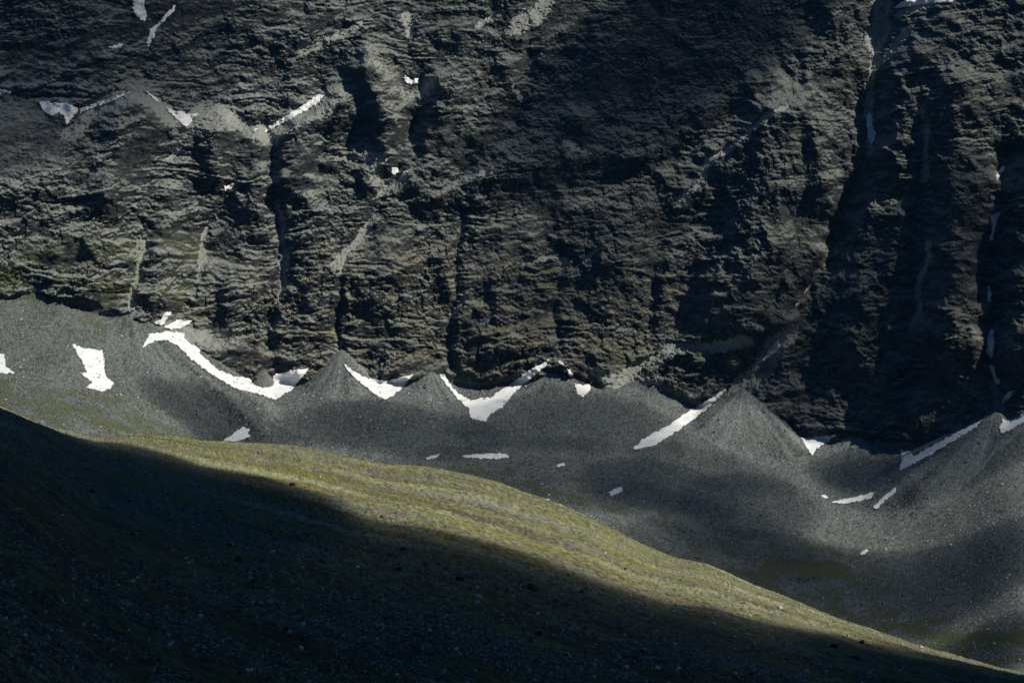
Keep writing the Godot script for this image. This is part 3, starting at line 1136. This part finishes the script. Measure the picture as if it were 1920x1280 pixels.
func stones() -> void:
	var rng := RandomNumberGenerator.new()
	rng.seed = 5
	var shapes: Array = []
	for k in 6:
		shapes.append(stone_mesh(100 + k, 1))
	var pale := stone_material("pale_lichened_stone", Color(0.42, 0.43, 0.39))
	var grey := stone_material("grey_stone", Color(0.27, 0.275, 0.27))
	var dark := stone_material("dark_stone", Color(0.028, 0.03, 0.032))
	# boulders that stand out, u, v, width and height in photograph pixels
	var big := [
		[568, 1169, 12, 10, pale, "pale rounded boulder, the largest of the stones on the low shaded slope"],
		[541, 1181, 10, 8, grey, "grey boulder lying just below the pale rounded one"],
		[468, 1081, 11, 7, grey, "grey flat boulder alone on the shaded slope above the stone cluster"],
		[160, 1119, 8, 6, pale, "bright small boulder on the darkest part of the slope"],
		[488, 1132, 10, 6, grey, "grey tilted boulder, one of a close pair on the shaded slope"],
		[473, 1131, 8, 5, pale, "pale small boulder, the lighter one of a close pair"],
		[546, 904, 15, 7, dark, "dark flat boulder right on the edge between sun and shade"],
		[171, 916, 12, 8, dark, "dark boulder high on the shaded shoulder of the hillside"],
		[240, 934, 10, 5, dark, "dark low boulder on the grassy streaks of the shaded shoulder"],
		[310, 923, 7, 5, grey, "grey small boulder between streaks of grass on the shaded shoulder"],
		[445, 1055, 14, 8, dark, "dark broad boulder amid the shaded heath"],
		[895, 1112, 19, 7, grey, "long grey slab boulder at the middle of the shaded slope"],
		[893, 1121, 11, 7, pale, "pale boulder right below the long grey slab"],
		[863, 1085, 20, 11, dark, "large dark boulder above the long grey slab"],
		[996, 1108, 24, 9, dark, "long dark slab boulder on the shaded slope"],
		[1065, 1216, 12, 7, grey, "grey boulder by itself near the bottom of the slope"],
		[1207, 1216, 13, 7, grey, "grey smooth boulder in the stony ground near the bottom of the slope"],
		[1174, 1241, 11, 6, pale, "pale flat boulder close to the smooth grey one"],
		[1233, 1250, 15, 6, pale, "pale long boulder lowest in the stony ground"],
		[890, 1265, 9, 8, grey, "grey round boulder at the lowest border of the view"],
		[1009, 1181, 20, 9, dark, "dark jagged slab low on the slope"],
		[757, 1033, 14, 7, dark, "dark boulder just under the sunlit band"],
		[1616, 1204, 14, 9, dark, "dark squat boulder under the thin sunlit rim"],
		[1565, 1215, 18, 10, dark, "dark wide boulder in the shade below the rim"],
		[1606, 1233, 17, 9, dark, "dark boulder lying below two others near the rim"],
		[1463, 1136, 12, 6, pale, "white weathered boulder on the crest of the sunlit rim"],
		[1727, 1213, 11, 5, pale, "pale boulder perched on the skyline of the thin rim"],
		[1512, 1253, 13, 6, grey, "grey slab in the shade far below the white crest boulder"],
		[820, 976, 6, 5, grey, "grey small boulder beside a bright green grass streak"],
		[1028, 932, 6, 4, pale, "pale stone on the skyline where the hillside begins to drop"],
	]
	for b in big:
		var o := MeshInstance3D.new()
		o.mesh = shapes[rng.randi() % 6]
		o.material_override = b[4]
		place(o, b[0], b[1], b[2], b[3], rng)
		o.name = numbered("boulder")
		o.set_meta("label", b[5])
		o.set_meta("category", "boulder")
		o.set_meta("group", "boulders on the hillside")
		add_child(o, true)
	# the other stones that can be counted
	var made := 0
	while made < 260:
		var u := rng.randf_range(0.0, 1920.0)
		var c := curve(CREST, u)
		var v := lerpf(c + 4.0, 1278.0, pow(rng.randf(), 0.8))
		var o := MeshInstance3D.new()
		o.mesh = shapes[rng.randi() % 6]
		var w := rng.randf_range(5.5, 11.5) * lerpf(0.6, 1.0, clampf((v - c) / 200.0, 0.0, 1.0))
		var kind := rng.randf()
		o.material_override = pale if kind < 0.3 else grey if kind < 0.75 else dark
		place(o, u, v, w, w * rng.randf_range(0.45, 0.75), rng)
		o.name = numbered("stone")
		var tone: String = "pale" if kind < 0.3 else "grey" if kind < 0.75 else "dark"
		var zone: String = "on the sunlit band below the crest"
		if v > c + 0.0 and v > curve(SHADE, u) + 8.0:
			zone = "on the high shaded shoulder" if u < 420.0 and v < 1040.0 else "low on the dark stony slope" if v > 1160.0 and u < 1250.0 else "in shade under the sunlit band" if v < curve(SHADE, u) + 70.0 else "mid-slope in the shade"
		o.set_meta("label", "small %s stone among many alike %s" % [tone, zone])
		o.set_meta("category", "stone")
		o.set_meta("group", "small %s stones %s" % [tone, zone])
		add_child(o, true)
		made += 1
	# and the countless rest
	scatter("gravel", "loose small stones strewn over the hillside", 36000, true, rng)
	scatter("scree_rubble", "loose blocks strewn over the scree cones and the valley floor", 42000, false, rng)


func place(o: MeshInstance3D, u: float, v: float, w: float, h: float, rng: RandomNumberGenerator) -> void:
	var p := hill_under(u, v + h * 0.4)
	var d := -p.z / F
	var turn := Basis(Vector3.UP, rng.randf_range(-0.5, 0.5)) * Basis(Vector3.RIGHT, rng.randf_range(0.2, 0.6)) * Basis(Vector3.FORWARD, rng.randf_range(-0.05, 0.3))
	o.transform = Transform3D(turn.scaled_local(Vector3(w * d * 1.1, h * d * 1.35, w * d * rng.randf_range(0.8, 1.3))), p + Vector3(0, h * d * 0.22, 0))


func scatter(called: String, label: String, count: int, on_hill: bool, rng: RandomNumberGenerator) -> void:
	var where: Array = []
	var tint := PackedColorArray()
	var tries := 0
	while where.size() < count and tries < count * 4:
		tries += 1
		var u := rng.randf_range(-60.0, 1980.0) if on_hill else rng.randf_range(-20.0, 1940.0)
		var c := curve(CREST, u)
		var p: Vector3
		var px := 2.0 + 3.2 * pow(rng.randf(), 3.0) + (5.0 * rng.randf() if rng.randf() < 0.05 else 0.0)
		if on_hill:
			var v := lerpf(c, 1300.0, pow(rng.randf(), 1.1)) if rng.randf() > 0.05 else c + 1.0 + 3.0 * rng.randf()
			var q := hill_under(u, v)
			if n_tone.get_noise_2d((q.x * 0.935 + q.z * 0.355) * 0.8, (q.z * 0.935 - q.x * 0.355) * 2.4) + 0.5 * n_fine.get_noise_2d(q.x * 0.5, q.z * 0.3) < rng.randf_range(-0.45, 0.35) + 0.35 * clampf((260.0 - (v - c)) / 200.0, 0.0, 1.0):
				continue
			p = q
			px *= lerpf(0.6, 1.45, clampf((v - c) / 260.0, 0.0, 1.0))
		else:
			var v := rng.randf_range(540.0, minf(1240.0, c + 5.0))
			var col: PackedByteArray = cols_r[int((u + 30.0) / STEP) + pad]
			if col[int((v + 30.0) / STEP) + pad] == 0:
				continue
			if coarse(moss, u, v) > rng.randf_range(0.2, 1.2):
				continue
			var dd := depth_at(u, v, cols_d)
			p = at(u, v, dd)
			px = 1.3 + 2.0 * pow(rng.randf(), 3.0) + (4.0 * rng.randf() if rng.randf() < 0.05 else 0.0)
		var s := px * -p.z / F
		var turn := Basis(Vector3.RIGHT, rng.randf_range(0.1, 0.9)) * Basis(Vector3.FORWARD, rng.randf_range(-0.3, 0.4)) * Basis(Vector3.UP, rng.randf() * 6.28)
		where.append(Transform3D(turn.scaled_local(Vector3(s * 1.3, s * rng.randf_range(0.4, 0.8), s * 1.1)), p + Vector3(0, s * 0.15, 0)))
		var g := (0.06 if on_hill else 0.08) + (0.24 if on_hill else 0.32) * pow(rng.randf(), 2.0)
		tint.append(Color(g, g * 1.01, g * rng.randf_range(0.82, 1.0)))
	var mm := MultiMesh.new()
	mm.transform_format = MultiMesh.TRANSFORM_3D
	mm.use_colors = true
	mm.mesh = stone_mesh(77 if on_hill else 78, 0)
	mm.instance_count = where.size()
	for k in where.size():
		mm.set_instance_transform(k, where[k])
		mm.set_instance_color(k, tint[k])
	var o := MultiMeshInstance3D.new()
	o.multimesh = mm
	var m := stone_material(called, Color(1, 1, 1))
	m.vertex_color_use_as_albedo = true
	o.material_override = m
	o.name = called
	o.set_meta("label", label)
	o.set_meta("kind", "stuff")
	add_child(o)
